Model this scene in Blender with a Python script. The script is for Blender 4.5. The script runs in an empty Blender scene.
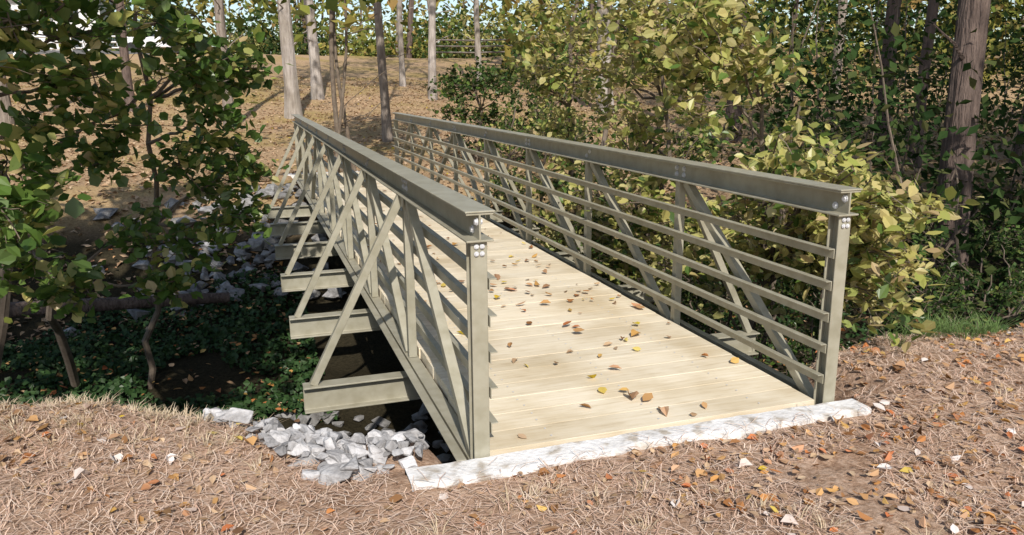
import bpy, bmesh, math, random
import numpy as np
from mathutils import Vector, Matrix
random.seed(7); rng=np.random.default_rng(11)
scene=bpy.context.scene
L=11.84; W=1.82; H=1.07; PAN=1.48; NP=8
CAM=np.array([-.858,-3.033,1.567])
def nrm(a): return a/np.maximum(np.linalg.norm(a,axis=-1,keepdims=True),1e-9)
def pol(az,d,el=None,z=None):
    a=math.radians(az); zz=z if z is not None else 1.567+d*math.tan(math.radians(el))
    return np.array([CAM[0]+d*math.sin(a),CAM[1]+d*math.cos(a),zz])
# ---------------- noise
_h=np.random.default_rng(3).random((256,256))
def vnoise(x,y):
    x=np.asarray(x,float);y=np.asarray(y,float)
    xi=np.floor(x).astype(int);yi=np.floor(y).astype(int);fx=x-xi;fy=y-yi
    fx=fx*fx*(3-2*fx);fy=fy*fy*(3-2*fy)
    g=lambda a,b:_h[a%256,b%256]
    return (g(xi,yi)*(1-fx)+g(xi+1,yi)*fx)*(1-fy)+(g(xi,yi+1)*(1-fx)+g(xi+1,yi+1)*fx)*fy
def sm(t): t=np.clip(t,0,1); return t*t*(3-2*t)
def bank(x): return np.where(x<0, 0.15+1.08*sm((-x-.3)/1.6), 0.1+0.5*sm((x-1.6)/1.0))
def terrain(x,y,detail=True):
    x=np.asarray(x,float);y=np.asarray(y,float)
    yb=bank(x)+.3*(vnoise(x*1.3+7,x*0+3)-.5)*sm(np.abs(x-.9)/1.5)
    down=sm((y-yb)/1.5)
    yf=6.3+1.0*(vnoise(x*.35,x*0+9)-.5)-.25*np.clip(x,-6,6)*.3
    up=sm((y-yf)/4.6)
    z=-1.35*down*(1-up)
    d=np.clip(y-13,0,38)
    z=z+.098*np.where(d<6,d*d/12,d-3)+.02*np.clip(y-70,0,200)
    z=z+.03*np.clip(x-14,0,60)*sm((y-2)/8)
    z=z+.6*(vnoise(x*.08+4,y*.08)-.5)*sm((y-12)/20)
    if detail:
        z=z-.03+.07*(vnoise(x*.9,y*.9)-.5)+.04*(vnoise(x*3.1,y*3.1)-.5)+.022*(vnoise(x*8,y*8)-.5)
        z=z+.25*(vnoise(x*1.1+30,y*1.1)-.5)*down*(1-up)
        ax=sm((x+.7)/.4)*(1-sm((x-2.1)/.4))
        near=ax*(1-sm((-y-.3)/.7))*(y<.0)
        z=np.where(near>0, z*(1-near)+(-.025+.025*(vnoise(x*5,y*9)-.35))*near, z)
        far=ax*sm((y-L+.2)/.4)*(1-sm((y-L-1.2)/1))
        z=z*(1-far)+(-.02)*far
        under=sm((x+.2)/.3)*(1-sm((x-2.0)/.3))*(y>=0)*(y<L)
        z=np.where(under>0,np.minimum(z,-.45*under+z*(1-under)),z)
    return z
# ---------------- mesh builder
class MB:
    def __init__(s): s.v=[];s.f={3:[],4:[]};s.m={3:[],4:[]};s.n=0
    def add(s,v,f,m=0):
        v=np.asarray(v,float).reshape(-1,3);f=np.asarray(f,int);k=f.shape[1]
        s.v.append(v);s.f[k].append(f+s.n);s.m[k].append(np.full(len(f),m));s.n+=len(v)
    def obj(s,name,mats,smooth=False,parent=None):
        V=np.concatenate(s.v);me=bpy.data.meshes.new(name)
        me.vertices.add(len(V));me.vertices.foreach_set('co',V.ravel())
        li=[];st=[];mi=[];o=0
        for k in (3,4):
            if s.f[k]:
                F=np.concatenate(s.f[k]);li.append(F.ravel());st.append(o+np.arange(len(F))*k);o+=F.size;mi.append(np.concatenate(s.m[k]))
        li=np.concatenate(li);st=np.concatenate(st);mi=np.concatenate(mi)
        me.loops.add(len(li));me.loops.foreach_set('vertex_index',li)
        me.polygons.add(len(st));me.polygons.foreach_set('loop_start',st)
        me.polygons.foreach_set('material_index',mi)
        me.polygons.foreach_set('use_smooth',np.full(len(st),bool(smooth)))
        me.update(calc_edges=True);me.validate()
        for m in mats: me.materials.append(m)
        ob=bpy.data.objects.new(name,me);scene.collection.objects.link(ob)
        if parent: ob.parent=parent
        return ob
def tube(B,pts,rad,m=0,k=8,bumpy=0):
    pts=np.asarray(pts,float);n=len(pts);rad=np.broadcast_to(rad,(n,))
    t=nrm(np.gradient(pts,axis=0));ref=np.array([.31,.95,.05]) if abs(t[0][2])>.7 else np.array([0,0,1.])
    a=nrm(np.cross(t,ref));b=np.cross(t,a)
    th=np.linspace(0,2*np.pi,k,endpoint=False)
    R=rad[:,None]*(1+bumpy*rng.standard_normal((n,k)))
    v=pts[:,None,:]+R[...,None]*(np.cos(th)[None,:,None]*a[:,None,:]+np.sin(th)[None,:,None]*b[:,None,:])
    i=np.arange(n-1)[:,None]*k;j=np.arange(k)[None,:];j2=(j+1)%k
    f=np.stack([i+j,i+j2,i+k+j2,i+k+j],-1).reshape(-1,4)
    B.add(v.reshape(-1,3),f,m)
def leaves(B,c,size,m=0,bias=(0,0,.6),fold=.25,asp=.6,curl=0,simple=False):
    c=np.asarray(c,float);n=len(c)
    if n==0:return
    size=np.broadcast_to(size,(n,))*rng.uniform(.6,1.3,n)
    nn=nrm(np.asarray(bias)+rng.standard_normal((n,3))*.55)
    d=nrm(np.cross(nn,rng.standard_normal((n,3))));s=np.cross(nn,d)
    l=size[:,None];w=l*asp*rng.uniform(.8,1.2,(n,1));f=w*rng.uniform(-.1,1,(n,1))*fold
    if simple:
        v=np.stack([c-d*l*.5,c+s*w*.5+nn*f,c+d*l*.5,c-s*w*.5+nn*f],1).reshape(-1,3)
        B.add(v,np.arange(n)[:,None]*4+np.array([[0,3,2,1]]),m);return
    cu=l*curl*rng.uniform(-.3,1,(n,1))
    b=c-d*l*.5+nn*cu;t=c+d*l*.5+nn*cu*1.3
    L1=c-d*l*.18+s*w*.5+nn*f;L2=c+d*l*.17+s*w*.42+nn*f*1.1
    R1=c-d*l*.18-s*w*.5+nn*f;R2=c+d*l*.17-s*w*.42+nn*f*1.1
    v=np.stack([b,L1,L2,t,R2,R1],1).reshape(-1,3)
    i=np.arange(n)[:,None]*6
    q=np.concatenate([i+np.array([[0,3,2,1]]),i+np.array([[0,5,4,3]])])
    B.add(v,q,m)
def box(B,lo,hi,m=0):
    x0,y0,z0=lo;x1,y1,z1=hi
    v=np.array([[x0,y0,z0],[x1,y0,z0],[x1,y1,z0],[x0,y1,z0],[x0,y0,z1],[x1,y0,z1],[x1,y1,z1],[x0,y1,z1]],float)
    B.add(v,[[0,3,2,1],[4,5,6,7],[0,1,5,4],[1,2,6,5],[2,3,7,6],[3,0,4,7]],m)
# ---------------- materials
def mat(name):
    m=bpy.data.materials.new(name);m.use_nodes=True;nt=m.node_tree;nt.nodes.clear()
    o=nt.nodes.new('ShaderNodeOutputMaterial');return m,nt,o
def N(nt,t,**k):
    n=nt.nodes.new(t)
    for a,b in k.items():
        if a in n.inputs.keys(): n.inputs[a].default_value=b
        else: setattr(n,a,b)
    return n
def ramp(nt,stops,src):
    r=nt.nodes.new('ShaderNodeValToRGB')
    e=r.color_ramp.elements
    while len(e)<len(stops): e.new(.5)
    for el,(p,c) in zip(e,stops): el.position=p;el.color=(*c,1)
    nt.links.new(src,r.inputs[0]);return r
def leafmat(name,cols,trans=.35,gloss=0,tex=False):
    m,nt,o=mat(name);g=N(nt,'ShaderNodeNewGeometry')
    st=[(i/max(1,len(cols)-1),c) for i,c in enumerate(cols)]
    r=ramp(nt,st,g.outputs['Random Per Island']);c=r.outputs[0]
    if tex:
        no=N(nt,'ShaderNodeTexNoise',Scale=30.0,Detail=2.0);mx=N(nt,'ShaderNodeMix',data_type='RGBA',blend_type='MULTIPLY')
        r2=ramp(nt,[(.3,(.72,.68,.55)),(.65,(1.15,1.15,1.1))],no.outputs[0])
        mx.inputs[0].default_value=1;nt.links.new(c,mx.inputs[6]);nt.links.new(r2.outputs[0],mx.inputs[7])
        c=mx.outputs[2]
    d=N(nt,'ShaderNodeBsdfDiffuse');nt.links.new(c,d.inputs[0]);out=d.outputs[0]
    if trans:
        t=N(nt,'ShaderNodeBsdfTranslucent');nt.links.new(c,t.inputs[0])
        a=N(nt,'ShaderNodeMixShader');a.inputs[0].default_value=trans;nt.links.new(out,a.inputs[1]);nt.links.new(t.outputs[0],a.inputs[2]);out=a.outputs[0]
    if gloss:
        gl=N(nt,'ShaderNodeBsdfGlossy',Roughness=.4)
        b=N(nt,'ShaderNodeMixShader');b.inputs[0].default_value=gloss;nt.links.new(out,b.inputs[1]);nt.links.new(gl.outputs[0],b.inputs[2]);out=b.outputs[0]
    nt.links.new(out,o.inputs[0]);return m
def surf(name,stops,scale=5,rough=.8,bump=.3,stretch=(1,1,1),detail=5,bscale=None,bdist=.02,island=0,spec=.3,second=None):
    m,nt,o=mat(name);tc=N(nt,'ShaderNodeTexCoord');mp=N(nt,'ShaderNodeMapping');mp.inputs['Scale'].default_value=stretch
    nt.links.new(tc.outputs['Object'],mp.inputs[0])
    no=N(nt,'ShaderNodeTexNoise',Scale=scale,Detail=detail,Roughness=.65);nt.links.new(mp.outputs[0],no.inputs['Vector'])
    r=ramp(nt,stops,no.outputs[0]);c=r.outputs[0]
    if second:
        n2=N(nt,'ShaderNodeTexNoise',Scale=second[0],Detail=4.0);nt.links.new(tc.outputs['Object'],n2.inputs['Vector'])
        r2=ramp(nt,second[1],n2.outputs[0]);mx=N(nt,'ShaderNodeMix',data_type='RGBA',blend_type='MULTIPLY');mx.inputs[0].default_value=1
        nt.links.new(c,mx.inputs[6]);nt.links.new(r2.outputs[0],mx.inputs[7]);c=mx.outputs[2]
    if island:
        g=N(nt,'ShaderNodeNewGeometry');mr=N(nt,'ShaderNodeMapRange');mr.inputs[3].default_value=1-island;mr.inputs[4].default_value=1+island*.6
        nt.links.new(g.outputs['Random Per Island'],mr.inputs[0])
        mx=N(nt,'ShaderNodeMix',data_type='RGBA',blend_type='MULTIPLY');mx.inputs[0].default_value=1
        nt.links.new(c,mx.inputs[6]);nt.links.new(mr.outputs[0],mx.inputs[7]);c=mx.outputs[2]
    p=N(nt,'ShaderNodeBsdfPrincipled',Roughness=rough);p.inputs['Specular IOR Level'].default_value=spec
    nt.links.new(c,p.inputs['Base Color'])
    bn=N(nt,'ShaderNodeTexNoise',Scale=bscale or scale*3,Detail=4.0);nt.links.new(mp.outputs[0],bn.inputs['Vector'])
    bu=N(nt,'ShaderNodeBump',Strength=bump,Distance=bdist);nt.links.new(bn.outputs[0],bu.inputs['Height']);nt.links.new(bu.outputs[0],p.inputs['Normal'])
    nt.links.new(p.outputs[0],o.inputs[0]);return m
M_steel=surf('olive_painted_steel',[(.3,(.29,.272,.205)),(.7,(.38,.36,.28))],scale=3,rough=.42,bump=.05,bscale=120,bdist=.001,spec=.45,second=(14,[(.35,(.85,.84,.80)),(.6,(1,1,1))]))
M_bolt=surf('galvanized_bolt',[(.3,(.45,.46,.47)),(.7,(.65,.65,.66))],scale=40,rough=.35,bump=.05,spec=.6)
M_wood=surf('pine_decking',[(.22,(.52,.42,.28)),(.45,(.72,.63,.465)),(.8,(.82,.75,.61))],scale=3,rough=.8,bump=.2,stretch=(1.2,14,14),bscale=10,bdist=.003,island=.10,second=(1.7,[(.32,(.76,.71,.62)),(.55,(1,1,1))]))
M_conc=surf('concrete_abutment',[(.3,(.55,.53,.50)),(.5,(.72,.71,.69)),(.8,(.80,.79,.78))],scale=6,rough=.9,bump=.5,bdist=.015,bscale=40,second=(11,[(.34,(.62,.56,.48)),(.47,(1,1,1))]))
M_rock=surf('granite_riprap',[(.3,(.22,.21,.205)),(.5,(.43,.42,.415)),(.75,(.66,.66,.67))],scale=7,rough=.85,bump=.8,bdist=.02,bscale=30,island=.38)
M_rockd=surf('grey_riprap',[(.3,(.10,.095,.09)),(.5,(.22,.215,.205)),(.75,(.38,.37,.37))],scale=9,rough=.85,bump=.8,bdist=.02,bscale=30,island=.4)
M_bark=surf('tree_bark_grey',[(.3,(.13,.10,.08)),(.7,(.34,.29,.24))],scale=6,rough=.9,bump=.8,stretch=(2,2,.35),bdist=.03)
M_barkp=surf('tree_bark_pale',[(.3,(.24,.205,.18)),(.7,(.52,.47,.42))],scale=5,rough=.9,bump=.7,stretch=(2,2,.35),bdist=.03,second=(1.2,[(.35,(.7,.68,.62)),(.6,(1,1,1))]))
M_barkb=surf('tree_bark_brown',[(.3,(.07,.05,.042)),(.7,(.19,.14,.115))],scale=6,rough=.9,bump=1,stretch=(2,2,.3),bdist=.05)
M_twig=surf('twig_bark',[(.3,(.10,.075,.055)),(.7,(.2,.16,.12))],scale=10,rough=.9,bump=.1)
M_lgreen=leafmat('leaf_green',[(.06,.12,.025),(.10,.18,.03),(.14,.22,.045),(.09,.15,.04),(.26,.28,.06)],trans=.4,gloss=.04)
M_lyel=leafmat('leaf_yellow_green',[(.52,.46,.15),(.30,.35,.08),(.46,.43,.13),(.56,.47,.2),(.24,.30,.07),(.48,.36,.19),(.40,.40,.11),(.58,.52,.24)],trans=.35,gloss=.03)
M_ldark=leafmat('leaf_dark_green',[(.02,.04,.014),(.035,.065,.02),(.05,.08,.025),(.09,.09,.035)],trans=.15)
M_ivy=leafmat('ivy_leaf',[(.016,.04,.012),(.028,.062,.018),(.045,.085,.028),(.03,.055,.02)],trans=0,gloss=.02)
M_lbrown=leafmat('leaf_dead',[(.34,.15,.06),(.22,.12,.06),(.46,.27,.12),(.40,.25,.16),(.18,.10,.06),(.52,.38,.26),(.42,.14,.06),(.5,.34,.12)],trans=0,tex=True)
M_llit=leafmat('leaf_litter',[(.38,.26,.16),(.28,.18,.10),(.46,.33,.21),(.42,.28,.17),(.24,.15,.09),(.52,.39,.26)],trans=0)
M_lyellow=leafmat('leaf_fallen_yellow',[(.62,.50,.06),(.55,.38,.05),(.65,.55,.2)],trans=.2)
M_lpale=leafmat('leaf_fallen_pale',[(.5,.42,.37),(.72,.67,.63),(.45,.33,.26)],trans=0)
M_needle=leafmat('pine_needle',[(.62,.45,.33),(.70,.55,.43),(.42,.27,.19),(.74,.61,.50),(.58,.38,.28),(.50,.35,.26)],trans=0)
M_dgrass=leafmat('dry_grass_blade',[(.62,.51,.34),(.5,.39,.26),(.68,.58,.43)],trans=.15)
M_ggrass=leafmat('green_grass_blade',[(.10,.17,.05),(.16,.24,.08),(.2,.28,.12)],trans=.2)
M_far=leafmat('leaf_distant',[(.08,.13,.03),(.22,.23,.05),(.06,.10,.03),(.38,.31,.08),(.14,.17,.05),(.32,.21,.08)],trans=.25)
# ---------------- terrain
def warp(n,neg,pos,a):
    t=np.linspace(-1,1,n);s=np.sinh(a*t)/np.sinh(a);return np.abs(s)*np.where(s<0,neg,pos)*np.sign(t)
gx=np.unique(warp(520,260,260,5.4)+.3);gy=np.unique(warp(520,60,260,5.2)+1.5)
X,Y=np.meshgrid(gx,gy);Z=terrain(X,Y)
B=MB();nx=len(gx);ny=len(gy)
i=np.arange(ny-1)[:,None]*nx;j=np.arange(nx-1)[None,:]
B.add(np.stack([X,Y,Z],-1).reshape(-1,3),np.stack([i+j,i+j+1,i+nx+j+1,i+nx+j],-1).reshape(-1,4))
mg,nt,o=mat('forest_floor')
tc=N(nt,'ShaderNodeTexCoord')
def nz(s,d=8.,r=.6):
    n=N(nt,'ShaderNodeTexNoise',Scale=s,Detail=d,Roughness=r);nt.links.new(tc.outputs['Object'],n.inputs['Vector']);return n
n1=nz(28.,6.,.75);r1=ramp(nt,[(.25,(.15,.09,.06)),(.42,(.40,.27,.185)),(.58,(.58,.43,.32)),(.8,(.74,.61,.49))],n1.outputs[0])
n2=nz(1.1,4.);r2=ramp(nt,[(.3,(.74,.66,.60)),(.65,(1,.98,.97))],n2.outputs[0])
m1=N(nt,'ShaderNodeMix',data_type='RGBA',blend_type='MULTIPLY');m1.inputs[0].default_value=1
nt.links.new(r1.outputs[0],m1.inputs[6]);nt.links.new(r2.outputs[0],m1.inputs[7])
sx=N(nt,'ShaderNodeSeparateXYZ');nt.links.new(tc.outputs['Object'],sx.inputs[0])
mf=N(nt,'ShaderNodeMapRange');mf.inputs[1].default_value=5;mf.inputs[2].default_value=10;nt.links.new(sx.outputs[1],mf.inputs[0])
rb=ramp(nt,[(.3,(.21,.13,.075)),(.5,(.42,.29,.17)),(.7,(.55,.40,.25))],n1.outputs[0])
n5=nz(.35,5.,.6);rg=ramp(nt,[(.45,(1,1,1)),(.66,(.84,.9,.62))],n5.outputs[0])
m5=N(nt,'ShaderNodeMix',data_type='RGBA',blend_type='MULTIPLY');m5.inputs[0].default_value=1;nt.links.new(rb.outputs[0],m5.inputs[6]);nt.links.new(rg.outputs[0],m5.inputs[7])
m4=N(nt,'ShaderNodeMix',data_type='RGBA');nt.links.new(mf.outputs[0],m4.inputs[0]);nt.links.new(m1.outputs[2],m4.inputs[6]);nt.links.new(m5.outputs[2],m4.inputs[7])
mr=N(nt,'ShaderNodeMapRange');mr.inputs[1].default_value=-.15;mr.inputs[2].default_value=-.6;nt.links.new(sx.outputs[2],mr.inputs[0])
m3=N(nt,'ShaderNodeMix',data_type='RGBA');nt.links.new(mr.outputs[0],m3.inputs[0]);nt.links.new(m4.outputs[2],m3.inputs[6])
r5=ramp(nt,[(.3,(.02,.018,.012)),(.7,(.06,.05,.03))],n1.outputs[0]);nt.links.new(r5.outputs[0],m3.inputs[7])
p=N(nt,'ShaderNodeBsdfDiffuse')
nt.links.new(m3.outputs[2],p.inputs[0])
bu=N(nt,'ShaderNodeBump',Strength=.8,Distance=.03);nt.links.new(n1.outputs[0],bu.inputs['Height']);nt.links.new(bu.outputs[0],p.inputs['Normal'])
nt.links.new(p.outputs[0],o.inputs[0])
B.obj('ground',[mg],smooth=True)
# ---------------- footbridge
bridge=bpy.data.objects.new('footbridge',None);scene.collection.objects.link(bridge)
def prism(bm,p0,p1,prof,up):
    p0=Vector(p0);p1=Vector(p1);a=(p1-p0).normalized();up=Vector(up);s=a.cross(up).normalized();u=s.cross(a)
    v0=[bm.verts.new(p0+s*x+u*y) for x,y in prof];v1=[bm.verts.new(p1+s*x+u*y) for x,y in prof]
    n=len(prof)
    for i in range(n): bm.faces.new([v0[i],v0[(i+1)%n],v1[(i+1)%n],v1[i]])
    bm.faces.new(v0[::-1]);bm.faces.new(v1)
def Ip(w,h,tf=.009,tw=.008):
    a=w/2;b=h/2;c=tw/2
    return [(-a,-b),(a,-b),(a,-b+tf),(c,-b+tf),(c,b-tf),(a,b-tf),(a,b),(-a,b),(-a,b-tf),(-c,b-tf),(-c,-b+tf),(-a,-b+tf)]
def Rp(w,h): a=w/2;b=h/2;return [(-a,-b),(a,-b),(a,b),(-a,b)]
def Lp(w,h,t,sgn):
    return [(0,-h),(sgn*t,-h),(sgn*t,-t),(sgn*w,-t),(sgn*w,0),(0,0)]
def finish(bm,name,m,bev=.0025):
    bmesh.ops.recalc_face_normals(bm,faces=bm.faces)
    me=bpy.data.meshes.new(name);bm.to_mesh(me);bm.free();me.materials.append(m)
    ob=bpy.data.objects.new(name,me);scene.collection.objects.link(ob);ob.parent=bridge
    if bev:
        b=ob.modifiers.new('b','BEVEL');b.width=bev;b.segments=2;b.limit_method='ANGLE'
    return ob
for side in (0,1):
    x0=0 if side==0 else W; out=-1 if side==0 else 1
    bm=bmesh.new()
    zt=H-.06
    prism(bm,(x0,-.06,zt),(x0,L+.06,zt),Ip(.115,.12),(0,0,1))
    prism(bm,(x0,-.065,H+.005),(x0,L+.065,H+.005),Rp(.125,.008),(0,0,1))
    prism(bm,(x0,.045,-.10),(x0,L-.045,-.10),Rp(.07,.10),(0,0,1))
    prism(bm,(x0+out*.052,.03,-.035),(x0+out*.052,L-.03,-.035),Lp(.045,.05,.006,out*1),(0,0,1))
    for y in (0.0,L): prism(bm,(x0,y,-.17),(x0,y,H-.122),Ip(.07,.075,.008,.007),(0,1,0))
    for k in range(1,NP):
        y=k*PAN
        prism(bm,(x0,y,-.048),(x0,y,H-.122),Rp(.05,.05),(0,1,0))
    for k in range(NP):
        if k<NP//2+1: a=((k+1)*PAN-.075,H-.125);b=(k*PAN+.07,-.048)
        else: a=(k*PAN+.075,H-.125);b=((k+1)*PAN-.07,-.048)
        prism(bm,(x0+out*.004,a[0],a[1]),(x0+out*.004,b[0],b[1]),Rp(.048,.05),(1,0,0))
    for k in range(1,NP):
        y=k*PAN+.004
        prism(bm,(x0+out*.60,y,-.155),(x0+out*.035,y,H-.13),Rp(.045,.045),(0,1,0))
        prism(bm,(x0+out*.038,y-.10,H-.155),(x0+out*.038,y+.10,H-.155),Rp(.008,.06),(0,0,1))
    finish(bm,'truss_frame',M_steel)
    bm=bmesh.new()
    for z in (.15,.31,.47,.63,.79):
        prism(bm,(x0-out*.042,-.035,z),(x0-out*.042,L+.035,z),Lp(.034,.05,.005,out*-1 if side==0 else -1),(0,0,1))
    finish(bm,'guard_rails',M_steel,.0015)
    B=MB()
    def bolt(p,ax,r=.012,t=.012):
        p=np.array(p,float);ax=np.array(ax,float);tube(B,[p,p+ax*t*.999,p+ax*t],[r,r,.0001],0,6)
        tube(B,[p,p+ax*.004],[r*1.5,r*1.5],0,12);tube(B,[p+ax*.004,p+ax*.00401],[r*1.5,.001],0,12)
    for s in (-1,1):
        for k in range(0,NP+1):
            y=k*PAN
            for dy,dz in ((-.045,.02),(.045,.02),(-.045,-.02),(.045,-.02)) if k%2 else ((-.03,.02),(.03,-.02)):
                bolt((x0+s*.0045,y+dy,zt+dz),(s,0,0))
    for z in (.93,.9): bolt((x0+.012,-.041,z),(0,-1,0),.007,.008);bolt((x0-.012,-.041,z),(0,-1,0),.007,.008)
    B.obj('bolts',[M_bolt],parent=bridge)
bm=bmesh.new()
for k in range(0,NP+1):
    y=k*PAN if 0<k<NP else (.09 if k==0 else L-.09)
    e=.66 if 0<k<NP else .10
    prism(bm,(-e,y,-.235),(W+e,y,-.235),Ip(.10,.16,.01,.008),(0,0,1))
for x in (.35,.91,1.47): prism(bm,(x,.16,-.113),(x,L-.16,-.113),Rp(.08,.08),(0,0,1))
finish(bm,'floor_beams',M_steel)
B=MB();y=0.006;pw=.184
while y<L-.02:
    w=min(pw,L-y)
    dz=random.uniform(-.0015,.0015);dx=random.uniform(-.006,.006);g=random.uniform(.0005,.0016)
    box(B,(.045+dx,y+g,-.07+dz),(W-.045+dx,y+w-g,0+dz));y+=pw
dk=B.obj('deck_planks',[M_wood],parent=bridge);b=dk.modifiers.new('b','BEVEL');b.width=.002;b.segments=2
B=MB();y=.1
while y<L:
    for x in (.35,.91,1.47):
        for dy in (-.04,.04):
            p0=np.array([x+random.uniform(-.01,.01),y+dy,.0025]);tube(B,[p0,p0+[0,0,.0012],p0+[0,0,.00121]],[.005,.005,.0001],0,8)
    y+=pw
B.obj('deck_screws',[M_bolt],parent=bridge)
# ---------------- abutments
def rough_block(name,lo,hi,res,amp):
    bm=bmesh.new();bmesh.ops.create_cube(bm,size=1)
    for v in bm.verts: v.co=Vector([lo[i]+(v.co[i]+.5)*(hi[i]-lo[i]) for i in range(3)])
    for ax in range(3):
        cnt=int((hi[ax]-lo[ax])/res)
        for c in range(1,cnt):
            q=lo[ax]+(hi[ax]-lo[ax])*c/cnt;no=[0,0,0];no[ax]=1;co=[0,0,0];co[ax]=q
            bmesh.ops.bisect_plane(bm,geom=bm.verts[:]+bm.edges[:]+bm.faces[:],plane_co=co,plane_no=no)
    for v in bm.verts:
        x,y,z=v.co
        e=(abs(y-lo[1])<.001)*1.0
        top=abs(z-hi[2])<.001
        a=float(vnoise(x*7+5,z*9+y*6)-.5);b2=float(vnoise(x*25,z*25+9)-.5);c=float(vnoise(x*2.3+1,7)-.5)
        t=(v.co.y-lo[1])/(hi[1]-lo[1])
        v.co.y+=(1-t)*(amp*(a*1.0+c*1.6))+e*amp*b2*.7
        if abs(x-lo[0])<.001: v.co.x+=amp*2*float(vnoise(y*9+3,z*9))
        v.co.z+=top*(a*.008-(.005 if e else 0)+b2*.003)
    me=bpy.data.meshes.new(name);bm.to_mesh(me);bm.free();me.materials.append(M_conc)
    ob=bpy.data.objects.new(name,me);scene.collection.objects.link(ob);return ob
rough_block('concrete_abutment',(-.36,-.19,-.45),(1.95,-.052,.008),.018,.03)
rough_block('concrete_abutment',(-.3,L+.06,-.7),(2.1,L+.3,-.01),.05,.02)
# ---------------- rocks
protos=[]
for k in range(14):
    bm=bmesh.new()
    for q in range(12):
        v=Vector([random.gauss(0,1) for _ in range(3)]).normalized()*random.uniform(.75,1.1);bm.verts.new((v.x,v.y*random.uniform(.7,1),v.z*.62))
    r=bmesh.ops.convex_hull(bm,input=bm.verts[:]);bmesh.ops.delete(bm,geom=[v for v in bm.verts if not v.link_faces],context='VERTS')
    bmesh.ops.bevel(bm,geom=bm.edges[:],offset=.035,segments=1,affect='EDGES');bmesh.ops.triangulate(bm,faces=bm.faces[:])
    bm.verts.index_update();protos.append((np.array([v.co[:] for v in bm.verts]),np.array([[v.index for v in f.verts] for f in bm.faces])));bm.free()
def rocks(name,spots,m=None):
    B=MB()
    for (x,y,s,dz) in spots:
        v,f=random.choice(protos);a=random.uniform(0,6.28);R=np.array(Matrix.Rotation(a,3,'Z')@Matrix.Rotation(random.uniform(-.5,.5),3,'X'))
        z=float(terrain(x,y))+dz
        B.add((v*[s*random.uniform(.8,1.4),s,s])@R.T+[x,y,z],f)
    return B.obj(name,[m or M_rock])
sp=[]
while len(sp)<340:
    x=random.uniform(-1.2,-.2);y=random.uniform(.0,.95)
    if x<-.68-(y-.0)*.6: continue
    sp.append((x,y,random.choice([.02,.03,.035,.045,.055,.07,.04,.025]),random.uniform(.0,.07)))
sp+=[(-.62,.10,.13,.0),(-1.0,.62,.085,.03),(-.42,.12,.07,.02),(-.80,.36,.09,.02),(-.32,.35,.08,.03),(-.55,.5,.08,.06),(-.88,.78,.08,.04)]
rocks('riprap_rocks',sp)
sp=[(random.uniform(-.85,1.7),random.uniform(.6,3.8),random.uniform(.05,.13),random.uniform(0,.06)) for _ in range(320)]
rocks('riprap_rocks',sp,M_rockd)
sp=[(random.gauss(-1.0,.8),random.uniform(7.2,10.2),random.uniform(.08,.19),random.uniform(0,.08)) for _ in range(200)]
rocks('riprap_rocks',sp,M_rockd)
# ---------------- trees and shrubs
def curve(p0,p1,sag=.15,n=7,jit=.03):
    p0=np.array(p0,float);p1=np.array(p1,float);t=np.linspace(0,1,n)[:,None];Ln=np.linalg.norm(p1-p0)
    off=rng.standard_normal(3)*sag*Ln
    return p0+(p1-p0)*t+off*(t*(1-t))+rng.standard_normal((n,3))*jit*Ln*(t*(1-t))*2
def clump_plant(name,bases,clumps,leafn,lsize,mats,twigs=9,rad=.03,asp=.6,bias=(0,0,.7),par=None,flat=.75,leafmix=None,droop=0):
    B=MB()
    trunks=[]
    for bpos,tpos,r in bases:
        pts=curve(bpos,tpos,.12,14,.03);tube(B,pts,np.linspace(r,r*.35,14),0,8,.04);trunks.append(pts)
    allt=np.concatenate(trunks)
    for (c,r) in clumps:
        c=np.array(c);d=np.linalg.norm(allt-c-[0,0,-.5],axis=1)+ .3*np.maximum(0,allt[:,2]-c[2]);s=allt[np.argmin(d)]
        br=curve(s,c,.15,8,.04);tube(B,br,np.linspace(rad*.7,rad*.22,8),0,5)
        pts=[]
        for t in range(twigs):
            st=br[rng.integers(4,8)];e=c+nrm(rng.standard_normal(3))*r*rng.uniform(.6,1.15)*np.array([1,1,flat])
            e=e+[0,0,-droop*rng.random()*r]
            tw=curve(st,e,.2,6,.04);tube(B,tw,np.linspace(rad*.2,rad*.06,6),0,3)
            k=max(1,int(leafn/twigs));tt=rng.uniform(.25,1.05,k)
            idx=np.clip(tt*5,0,4.99);a=idx.astype(int);fr=(idx-a)[:,None]
            pts.append(tw[a]*(1-fr)+tw[a+1]*fr+rng.standard_normal((k,3))*lsize*.55)
        pts=np.concatenate(pts)
        ch=rng.choice(len(mats)-1,len(pts),p=leafmix)
        for q in range(len(mats)-1): leaves(B,pts[ch==q],lsize,q+1,bias,asp=asp,simple=lsize<.06)
    return B.obj(name,mats,parent=par)
cl=[]
for az,el,d,r in [(-13,4,5,.5),(-10,5,5.2,.45),(-6.5,4.6,5.6,.4),(-2.5,4.5,6.2,.4),(-.5,2.0,6.8,.3),(-14,1,4.8,.4),(-9,1.2,5.6,.35),(-5,.5,6.2,.4),(-2,-1,6.7,.35),
  (-14,-4.5,5,.35),(-8.2,-3.5,6.4,.3),(-4.5,-5,6.8,.4),(-2,-6,7.2,.35),(-13.6,-9.5,5.1,.3),(-7,-9,6.8,.35),(-3.4,-10,7.2,.38),(-11.8,-12.5,5.6,.22),(-5.5,-12.8,6.8,.25),(-15,-7,4.6,.3),(-16,3,4.6,.4),(-3,1.5,6.5,.3),(-11.5,-2,5.6,.3),(-1,-3.5,7,.3),(-.5,-8.5,7.4,.25),(.3,-5,7.6,.25),(.4,1,7.4,.25)]:
    cl.append((pol(az,d,el),r))
zt=float(terrain(-3.2,4.4))
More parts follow.
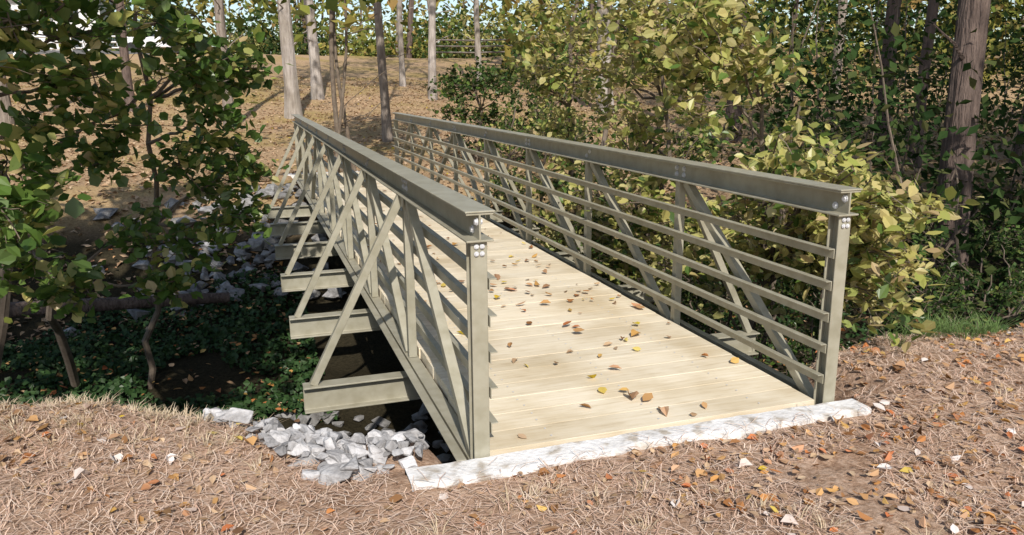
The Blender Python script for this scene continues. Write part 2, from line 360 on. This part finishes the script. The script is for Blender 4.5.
clump_plant('broadleaf_tree',[((-3.2,4.4,zt-.1),(-2.2,3.2,3.4),.06),((-2.0,5.2,float(terrain(-2,5.2))-.1),(-1.6,3.8,3.2),.035),((-2.6,5.0,-1.2),(-3.0,1.8,2.6),.04)],
   cl,145,.098,[M_twig,M_lgreen,M_lyel],twigs=10,rad=.026,asp=.74,leafmix=[.82,.18],droop=.3)
cl=[]
for k in range(34):
    z=random.uniform(3.0,5.6);x=random.uniform(-8,-1.6);y=random.uniform(-.8,5.5)
    cl.append((np.array([x,y,z]),.85))
for k in range(12):
    z=random.uniform(3.0,4.6);x=random.uniform(-4.6,-1.5);cl.append((np.array([x,random.uniform(1.9-1.19*z+1.8,4.2-1.19*z+2.6),z]),.7))
clump_plant('unseen_shade_tree',[((-5.2,2.0,-.4),(-3.6,1.9,6.2),.16)],cl,190,.19,[M_bark,M_lgreen,M_lyel],twigs=10,rad=.05,asp=.75,leafmix=[.8,.2])  # canopy kept out of view, added so its crown shades the ravine
cA=[];cB=[]
for k in range(108):
    az=random.uniform(19.5,46);d=2.68/math.sin(math.radians(az))+random.uniform(.85,2.4)+(.5 if az<26 else 0)
    top=6.5 if az<36 else (6.5-(az-36)*3.2 if az<39 else -3.8-(az-39)*.6)
    el=random.uniform(-14,top)
    p=pol(az,d,el)
    if p[2]<-.6: continue
    (cA if az<33.5 else cB).append((p,.42 if az<33.5 else .34))
def base(x,y): return (x,y,float(terrain(x,y))-.1)
cC=[]
for k in range(34):
    x=random.uniform(2.7,4.4);y=random.uniform(4,10);cC.append((np.array([x,y,random.uniform(-.5,1.1)]),.42))
clump_plant('yellowing_shrub',[(base(3.0,6.0),(3.2,6.4,3.2),.045),(base(3.6,5.0),(3.4,4.6,2.8),.04),(base(4.0,7.0),(4.2,7.2,3.4),.05)],cA,120,.092,[M_twig,M_lyel,M_lgreen],twigs=10,rad=.024,asp=.62,leafmix=[.86,.14])
clump_plant('green_shrub',[(base(3.3,5.2),(3.3,5.2,1.2),.03),(base(3.2,7.6),(3.3,7.6,1.2),.03),(base(3.2,9.2),(3.3,9.2,1.2),.03)],cC,120,.085,[M_twig,M_lgreen,M_lyel,M_ldark],twigs=9,rad=.02,asp=.6,leafmix=[.4,.4,.2])
clump_plant('yellowing_shrub',[(base(3.0,2.4),(3.1,2.6,1.8),.035),(base(3.6,3.0),(3.6,2.6,1.4),.03),(base(3.4,4.2),(3.3,3.8,2.4),.035)],cB,105,.09,[M_twig,M_lyel,M_lgreen],twigs=9,rad=.02,asp=.55,leafmix=[.84,.16],droop=.4)
cl=[]
for k in range(125):
    x=random.uniform(2.4,8.5);y=random.uniform(.9,5.5)+max(0,(x-4)*.1)
    z=float(terrain(x,y))+random.uniform(.1,1.0+.5*(y>2))
    cl.append((np.array([x,y,z]),.36))
bs=[(base(x,y),(x+.2,y,float(terrain(x,y))+1.0),.015) for x,y in [(2.8,1.3),(3.6,1.8),(4.6,1.6),(5.6,2.2),(3.4,3.4),(4.8,3.4),(6.4,3.2),(7.3,2.5),(4,5),(6,5)]]
clump_plant('thicket_undergrowth',bs,cl,170,.05,[M_twig,M_ldark,M_lgreen],twigs=9,rad=.012,asp=.6,leafmix=[.68,.32])
cl=[]
for k in range(36):
    az=random.uniform(13.5,24);d=random.uniform(15,19);cl.append((pol(az,d,z=float(terrain(*pol(az,d,z=0)[:2]))+random.uniform(.2,2.0)),.6))
clump_plant('evergreen_shrub',[(base(3.6,12.8),(3.6,13,2),.05),(base(5,13),(5,13,2),.05)],cl,150,.1,[M_twig,M_ldark,M_lgreen],twigs=9,rad=.02,leafmix=[.7,.3])
# ivy in ravine
B=MB();n=52000
x=rng.uniform(-9,-.3,n);y=rng.uniform(1.0,7.8,n)
k=(vnoise(x*1.2,y*1.2)>.2)&(y>bank(x)+.15+.35*rng.random(n))&~((x>-.95)&(y<3.2));x=x[k];y=y[k]
z=terrain(x,y)+rng.uniform(.01,.12,len(x));leaves(B,np.stack([x,y,z],1),.062,0,(0,-.3,.8),asp=.85,simple=True)
x=rng.uniform(2.2,9,9000);y=rng.uniform(.9,8,9000);leaves(B,np.stack([x,y,terrain(x,y)+rng.uniform(.01,.1,9000)],1),.06,0,(0,-.2,.9),asp=.85,simple=True)
B.obj('ivy_groundcover',[M_ivy])
B=MB();pts=np.array([[-4.6,5.9,-.62],[-3.4,6.0,-.66],[-2.2,6.1,-.72],[-1.2,6.3,-.8]]);tube(B,pts,[.09,.085,.07,.06],0,12,.04);B.obj('fallen_log',[M_barkb],True)
# ---------------- tall trees
def tall_tree(az,d,diam,bark,lean=0,h=17,name='forest_tree',nb=14,nl=16,pos=None,ls=.3,zlo=8,spread=1):
    p=pol(az,d,z=0) if pos is None else pos;g=float(terrain(p[0],p[1]));B=MB();n=16
    t=np.linspace(0,1,n);a=random.uniform(0,6.28)
    px=p[0]+lean*h*t+.5*np.sin(t*5+a)*t;py=p[1]+.4*np.cos(t*4+a)*t
    tr=np.stack([px,py,g-.2+h*t],1);rad=diam/2*(1-.72*t);rad[0]*=1.35
    tube(B,tr,rad,0,12,.035)
    cs=[]
    for k in range(nb):
        q=random.randint(zlo,15);s=tr[q];an=random.uniform(0,6.28);ln=random.uniform(1.2,3.4)*(h/17)*spread
        e=s+np.array([math.cos(an)*ln,math.sin(an)*ln,random.uniform(.3,1.5)]);br=curve(s,e,.15,6,.04);tube(B,br,np.linspace(diam*.13,diam*.03,6),0,5)
        for w in range(3): cs.append(br[random.randint(3,5)]+rng.standard_normal(3)*.6)
    for k in range(3):
        s=tr[random.randint(2,6)];an=random.uniform(0,6.28);e=s+np.array([math.cos(an)*.8,math.sin(an)*.8,random.uniform(.1,.7)]);tube(B,curve(s,e,.15,5,.05),np.linspace(diam*.08,.008,5),0,4)
    cs=np.array(cs);pts=(cs[:,None,:]+rng.standard_normal((len(cs),nl,3))*[.6,.6,.4]).reshape(-1,3)
    leaves(B,pts,ls,1,(0,0,.6),simple=True)
    return B.obj(name,[bark,M_far],smooth=False)
G,P_,Br=M_bark,M_barkp,M_barkb
for a in [(3.2,26,.46,P_,.01),(4.9,31,.42,P_,-.01),(9.6,21,.24,G,-.004),(10.8,36,.26,P_,.02),(12.9,31,.32,P_,.015),(16.3,37,.28,P_,-.02),(-1,24,.30,G,.02),(-7,28,.28,Br,.01),
   (25.2,28,.55,P_,-.012),(34,22,.42,Br,.01),(43.6,22,.38,Br,.01),(45.6,18,.22,Br,.02),(48.3,12.5,.46,Br,-.005),(51.5,20,.34,Br,0),(40.5,34,.4,G,0),(-14,26,.4,G,0)]:
    tall_tree(*a)
tall_tree(6.2,15,.10,M_twig,.03,8,'sapling_tree');tall_tree(7.2,15.2,.08,M_twig,-.05,7,'sapling_tree');tall_tree(5.6,14.6,.07,M_twig,.06,7,'sapling_tree')
for px_,py_ in [(9,-4),(12.5,-1),(13,-7),(17,1),(9.5,-9),(17,-5),(21,-1),(14,4)]:
    tall_tree(0,0,.4,Br,0,17,nb=26,nl=22,pos=(px_,py_),ls=.42,zlo=6,spread=1.2)  # unseen trees right of the view, added to darken the right-hand forest floor
tall_tree(0,0,.35,G,0,16,nb=12,nl=9,pos=(-6.2,-14.5),ls=.22,zlo=9);tall_tree(0,0,.35,G,0,16,nb=14,nl=11,pos=(8,-14.5),ls=.25,zlo=9)  # two unseen trees behind the camera, added to cast dapple on the foreground
# distant trees mass
B=MB()
for k in range(60):
    az=random.uniform(-30,65) if k%3 else random.uniform(24,65);d=random.uniform(64,100);p=pol(az,d,z=0);g=float(terrain(p[0],p[1]));r=random.uniform(.1,.28)
    tube(B,np.array([[p[0],p[1],g-.3],[p[0]+random.uniform(-.8,.8),p[1],g+8],[p[0]+random.uniform(-1.5,1.5),p[1],g+18]]),[r,r*.8,r*.4],random.choice([0,1]),7)
n=64000;az=np.radians(rng.uniform(-35,70,n));d=rng.uniform(36,110,n)
x=CAM[0]+d*np.sin(az);y=CAM[1]+d*np.cos(az);g=terrain(x,y,False);hh=rng.random(n)**1.2*16
dens=vnoise(x*.16,y*.16)*.6+vnoise(x*.4+hh*.3,y*.4+hh*.4)*.4
k=(dens>.40)&(d>np.where(np.degrees(az)>18,38,66))
leaves(B,np.stack([x,y,g+hh],1)[k],.8,2,(0,-.3,.5),simple=True)
for k in range(100):
    az=random.uniform(-20,27);d=random.uniform(60,84);c=pol(az,d,z=0);r=random.uniform(1.2,3.4)
    if c[0]<-8 and c[0]>-32 and d<78: continue
    g=float(terrain(c[0],c[1],False));m=260
    q=nrm(rng.standard_normal((m,3)))*(rng.random((m,1))**.4)*[r,r,r*.75]+[c[0],c[1],g+r*.6]
    leaves(B,q,.42,random.choice([2,2,3,3,3,4,5]),(0,-.3,.5),simple=True)
B.obj('distant_trees',[M_bark,M_barkb,M_far,M_ldark,M_lyel,M_lgreen])
# right-hand mid forest understory
B=MB();cs=[]
for k in range(230):
    az=random.uniform(35,66);d=random.uniform(10,34);p=pol(az,d,z=0);g=float(terrain(p[0],p[1]));cs.append([p[0],p[1],g+random.random()**1.3*3.6])
cs=np.array(cs);pts=(cs[:,None,:]+rng.standard_normal((len(cs),90,3))*[.7,.7,.5]).reshape(-1,3);leaves(B,pts,.15,0,(0,-.1,.6),simple=True)
for c in cs[::3]:
    s=np.array([c[0]+random.uniform(-.6,.6),c[1]+random.uniform(-.6,.6),float(terrain(c[0],c[1]))]);tube(B,curve(s,c+[0,0,1],.1,6,.03),np.linspace(.025,.008,6),1,5)
B.obj('forest_understory',[M_ldark,M_twig])
# ---------------- ground scatter
B=MB();n=88000
x=rng.uniform(-5,6.5,n);y=-2.6+rng.random(n)**.8*4.4
onc=(x>-.33)&(x<1.93)&(y>-.2)&(y<-.06)
k=(terrain(x,y,False)>-.25)&~((x>-.4)&(x<1.98)&(y>-.2)&~(onc&(rng.random(n)<.16*np.clip((-.06-y)/.14,0,1)**1.5)))&((vnoise(x*2.3+3,y*2.3)>.25)|(y>-.5));x=x[k];y=y[k]
z=terrain(x,y)+rng.uniform(.0,.022,len(x));z=np.where((x>-.35)&(x<1.95)&(y>-.21),.012+.01*rng.random(len(x)),z)
n=len(x);a=rng.uniform(0,6.28,n);l=rng.uniform(.03,.12,n);wd=rng.uniform(.0008,.0018,n)
dx=np.cos(a)*l/2;dy=np.sin(a)*l/2;sx_=-np.sin(a)*wd;sy_=np.cos(a)*wd;dz=rng.uniform(-.012,.02,n);b_=rng.uniform(-.01,.01,n)
v=np.stack([np.stack([x-dx-sx_,y-dy-sy_,z-dz*.5],1),np.stack([x-dx+sx_,y-dy+sy_,z-dz*.5],1),np.stack([x+sx_+b_,y+sy_-b_,z+.006],1),np.stack([x-sx_+b_,y-sy_-b_,z+.006],1),np.stack([x+dx+sx_,y+dy+sy_,z+dz],1),np.stack([x+dx-sx_,y+dy-sy_,z+dz],1)],1).reshape(-1,3)
i=np.arange(n)[:,None]*6
B.add(v,np.concatenate([i+[[0,1,2,3]],i+[[3,2,4,5]]]))
B.obj('pine_straw',[M_needle])
B=MB()
def scatter(n,x0,x1,y0,y1,size,m,up=.01,mask=None,p=1,simple=False,asp=.6):
    x=rng.uniform(x0,x1,n);y=y0+(y1-y0)*rng.random(n)**p
    k=~((x>-.4)&(x<1.98)&(y>-.21)&(y<L))
    if mask is not None:k&=mask(x,y)
    x=x[k];y=y[k];leaves(B,np.stack([x,y,terrain(x,y)+up+size*.15*rng.random(len(x))],1),size,m,(0,0,2.0),fold=.6,curl=.25,simple=simple,asp=asp)
nr=lambda x,y:(terrain(x,y,False)>-.3)&(vnoise(x*1.7,y*1.7+4)>.25)
scatter(3200,-5,7,-2.4,2,.045,0,mask=nr);scatter(300,-5,7,-2.4,2,.07,0,mask=nr,asp=.75);scatter(230,-5,7,-2.4,2,.05,1,mask=nr);scatter(340,-5,7,-2.4,2,.055,2,mask=nr,asp=.75)
scatter(2200,.6,7,-1.9,1,.05,0,mask=nr);scatter(6500,-5,7,-2.4,2,.035,3,mask=nr)
scatter(55000,-22,26,7,36,.11,3,.01,p=1.3,simple=True);scatter(900,-22,26,8,35,.10,1,simple=True)
scatter(3000,-9,9,1.5,9,.07,0,.08)
n=75;x=rng.uniform(.1,W-.1,n);y=rng.random(n)**.8*L;leaves(B,np.stack([x,y,np.full(n,.014)],1),.075,0,(0,0,2.5),fold=.5,curl=.2)
n=45;x=np.clip(rng.normal(1.15,.35,n),.1,1.7);y=np.clip(rng.normal(2.8,1.1,n),.1,8);leaves(B,np.stack([x,y,np.full(n,.016)],1),.075,0,(0,0,2.5),fold=.5,curl=.2)
n=60;x=rng.uniform(.1,W-.1,n);y=rng.random(n)*7;leaves(B,np.stack([x,y,np.full(n,.010)],1),.05,3,(0,0,2.5),fold=.4,curl=.2)
n=22;x=rng.uniform(.1,W-.1,n);y=rng.random(n)*5;leaves(B,np.stack([x,y,np.full(n,.012)],1),.06,1,(0,0,2.5),fold=.4,curl=.2)
B.obj('fallen_leaves',[M_lbrown,M_lyellow,M_lpale,M_llit])
def grass(name,spots,m,h,nb):
    B=MB()
    for (x,y) in spots:
        z=float(terrain(x,y));n=nb;a=rng.uniform(0,6.28,n);r=rng.random(n)*.06;hh=h*rng.uniform(.4,1.1,n);o=rng.uniform(.3,1.4,n)*hh
        bx=x+np.cos(a)*r;by=y+np.sin(a)*r;c=np.cos(a);s=np.sin(a);w=.0018
        def ring(t,ww): 
            cx=bx+c*o*t*t;cy=by+s*o*t*t;cz=z+hh*t*(1-.25*t);return [np.stack([cx-s*ww,cy+c*ww,cz],1),np.stack([cx+s*ww,cy-c*ww,cz],1)]
        v=np.stack(ring(0,w)+ring(.5,w*.9)+ring(1,w*.2),1).reshape(-1,3);i=np.arange(n)[:,None]*6
        B.add(v,np.concatenate([i+[[0,1,3,2]],i+[[2,3,5,4]]]))
    B.obj(name,[m])
sp=[]
for _ in range(250):
    x=random.uniform(-4.5,-.9);sp.append((x,float(bank(x))-random.random()**1.5*.7+.25))
for _ in range(240):
    x,y=random.uniform(-4,6),random.uniform(-2,-.25)
    if vnoise(x*1.5+2,y*1.5)>.45: sp.append((x,y))
grass('dry_grass',sp,M_dgrass,.065,22)
sp=[(random.gauss(3.5,.22),random.gauss(.75,.12)) for _ in range(22)]+[(random.uniform(2.6,5),random.uniform(.6,.9)) for _ in range(9)]
grass('green_grass',sp,M_ggrass,.17,30)
# ---------------- road, car, house beyond trees
M_sid=surf('white_siding',[(.3,(.7,.7,.7)),(.7,(.8,.8,.8))],scale=2,rough=.6,bump=.1)
M_roof=surf('shingle_roof',[(.3,(.10,.10,.11)),(.7,(.2,.2,.21))],scale=8,bump=.4)
M_glass=surf('window_glass',[(.3,(.03,.04,.05)),(.7,(.06,.07,.09))],scale=1,rough=.08,bump=0,spec=.6)
M_fw=surf('weathered_fence_wood',[(.3,(.12,.10,.085)),(.7,(.26,.225,.19))],scale=5,bump=.3)
M_asph=surf('asphalt',[(.3,(.08,.08,.08)),(.7,(.14,.14,.14))],scale=30,bump=.2)
M_carp=surf('white_car_paint',[(.3,(.75,.75,.76)),(.7,(.8,.8,.8))],scale=1,rough=.25,bump=0,spec=.6)
M_tyre=surf('tyre_rubber',[(.3,(.02,.02,.02)),(.7,(.04,.04,.04))],scale=5,bump=.1)
B=MB();xs=np.linspace(-70,-6,80);yy=56+.02*(xs+20);zc=terrain(xs,yy,False)+.25
v=np.concatenate([np.stack([xs,yy-3,zc],1),np.stack([xs,yy+3,zc],1),np.stack([xs,yy-3.3,zc-1],1),np.stack([xs,yy+3.3,zc-1],1)])
i=np.arange(79)[:,None];B.add(v,np.concatenate([i+[[0,1,81,80]],i+[[160,161,1,0]],i+[[80,81,241,240]]]));B.obj('road',[M_asph])
def car(cx,cy,cz):
    e=bpy.data.objects.new('parked_car',None);scene.collection.objects.link(e)
    bm=bmesh.new()
    prof=[(-2.2,.35),(-2.25,.75),(-2.05,.95),(-1.75,1.0),(-1.2,1.42),(.3,1.45),(1.0,1.0),(1.95,.88),(2.2,.65),(2.2,.35)]
    V=[[bm.verts.new((cx+px,cy+s*(.86 if pz<1.05 else .66),cz+pz)) for px,pz in prof] for s in (-1,1)]
    n=len(prof)
    for k in range(n): bm.faces.new([V[0][k],V[0][(k+1)%n],V[1][(k+1)%n],V[1][k]])
    bm.faces.new(V[0]);bm.faces.new(V[1][::-1])
    ob=finish(bm,'car_body',M_carp,.06);ob.parent=e
    bm=bmesh.new()
    for s in (-1,1):
        q=[(-1.6,1.03),(-1.15,1.36),(.25,1.38),(.8,1.03)]
        a=[bm.verts.new((cx+px,cy+s*(.875-(pz-1.03)*.52),cz+pz)) for px,pz in q];b=[bm.verts.new((x.co.x,x.co.y-s*.03,x.co.z)) for x in a]
        bm.faces.new(a);bm.faces.new(b[::-1])
        for k in range(4): bm.faces.new([a[k],b[k],b[(k+1)%4],a[(k+1)%4]])
    for q in ([(.42,1.40),(.95,1.06)],[(-1.28,1.40),(-1.72,1.05)]):
        dx=.04 if q[0][0]>0 else -.04
        a=[bm.verts.new((cx+q[0][0]+dx,cy-.6,cz+q[0][1])),bm.verts.new((cx+q[0][0]+dx,cy+.6,cz+q[0][1])),bm.verts.new((cx+q[1][0]+dx,cy+.72,cz+q[1][1])),bm.verts.new((cx+q[1][0]+dx,cy-.72,cz+q[1][1]))];bm.faces.new(a)
    ob=finish(bm,'car_windows',M_glass,0);ob.parent=e
    B=MB()
    for wx in (-1.35,1.35):
        for s in (-1,1):
            c=np.array([cx+wx,cy+s*.78,cz+.33]);tube(B,[c-[0,.1,0],c-[0,.11,0],c+[0,.11,0],c+[0,.1,0]],[.02,.33,.33,.02],0,20)
    B.obj('car_wheels',[M_tyre],parent=e)
cp=pol(-5.2,59,z=0);car(cp[0],56.2,float(terrain(cp[0],56.2,False))+.26)
house=bpy.data.objects.new('white_house',None);scene.collection.objects.link(house)
hc=pol(-13.5,74,z=0);hz=float(terrain(hc[0],hc[1]))-.2;hx,hy=hc[0],hc[1]
B=MB()
for k in range(28): box(B,(hx-7+.0,hy-.02-.01*(k%2),hz+k*.2),(hx+7,hy+8,hz+k*.2+.199))
B.obj('walls',[M_sid],parent=house)
B=MB();v=np.array([[hx-7.6,hy-.7,hz+5.4],[hx+7.6,hy-.7,hz+5.4],[hx+7.6,hy+4,hz+8.4],[hx-7.6,hy+4,hz+8.4],[hx-7.6,hy+8.7,hz+5.4],[hx+7.6,hy+8.7,hz+5.4]])
v=np.concatenate([v,v-[0,0,.2]]);B.add(v,[[0,1,2,3],[3,2,5,4],[6,9,8,7],[9,10,11,8],[0,6,7,1],[4,5,11,10],[1,7,8,2],[2,8,11,5],[0,3,9,6],[3,4,10,9]]);B.obj('roof',[M_roof],parent=house)
B=MB();B2=MB()
for xx in (-5,-2,2,5):
    for zz in (1,3.6): box(B,(hx+xx-.5,hy-.08,hz+zz),(hx+xx+.5,hy-.04,hz+zz+1.3));box(B2,(hx+xx-.62,hy-.06,hz+zz-.12),(hx+xx+.62,hy-.035,hz+zz+1.42))
B.obj('windows',[M_glass],parent=house);B2.obj('window_trim',[M_sid],parent=house)
B=MB();box(B,(hx-.5,hy-.1,hz+.1),(hx+.5,hy-.04,hz+2.2));B.obj('door',[M_roof],parent=house)
def fence(name,a,b,m,h=1.1):
    B=MB();a=np.array(a);b=np.array(b);n=int(np.linalg.norm(b-a)/2.2)
    P=[a+(b-a)*k/n for k in range(n+1)];Zs=[float(terrain(*p)) for p in P]
    for p,z in zip(P,Zs): box(B,(p[0]-.07,p[1]-.07,z-.2),(p[0]+.07,p[1]+.07,z+h))
    for k in range(n):
        for q in (.35,.65,.95):
            tube(B,[[*P[k],Zs[k]+h*q],[*P[k+1],Zs[k+1]+h*q]],.05,0,4)
    B.obj(name,[m])
fence('white_rail_fence',pol(-16,53,z=0)[:2],pol(-7,54,z=0)[:2],M_sid)
fence('wooden_rail_fence',pol(13,54,z=0)[:2],pol(19,54,z=0)[:2],M_fw,1.3)
# ---------------- light, sky, camera
el=math.radians(40);az=math.radians(10)
dv=Vector((math.sin(az)*math.cos(el),math.cos(az)*math.cos(el),-math.sin(el)))
sl=bpy.data.lights.new('sun','SUN');sl.energy=5;sl.angle=math.radians(.6);sl.color=(1,.94,.87)
so=bpy.data.objects.new('sun',sl);so.rotation_euler=dv.to_track_quat('-Z','Y').to_euler();scene.collection.objects.link(so)
w=bpy.data.worlds.new('World');scene.world=w;w.use_nodes=True;nt=w.node_tree;bg=nt.nodes['Background'];bg.inputs[1].default_value=.15
sk=nt.nodes.new('ShaderNodeTexSky');sk.sky_type='NISHITA';sk.sun_disc=False;sk.sun_elevation=el;sk.sun_rotation=math.radians(190);nt.links.new(sk.outputs[0],bg.inputs[0])
ya=-.3219;pi=.2291;ro=-.007
F=np.array([-math.sin(ya)*math.cos(pi),math.cos(ya)*math.cos(pi),-math.sin(pi)]);R=np.array([math.cos(ya),math.sin(ya),0]);U=np.cross(R,F)
R2=R*math.cos(ro)+U*math.sin(ro);U2=-R*math.sin(ro)+U*math.cos(ro)
cd=bpy.data.cameras.new('camera');co=bpy.data.objects.new('camera',cd);scene.collection.objects.link(co)
cd.sensor_width=36;cd.lens=.7828*1000/1024*36;cd.clip_end=1000;cd.clip_start=.05
co.matrix_world=Matrix(((R2[0],U2[0],-F[0],CAM[0]),(R2[1],U2[1],-F[1],CAM[1]),(R2[2],U2[2],-F[2],CAM[2]),(0,0,0,1)))
scene.camera=co
scene.view_settings.view_transform='Standard';scene.view_settings.look='None';scene.view_settings.exposure=0
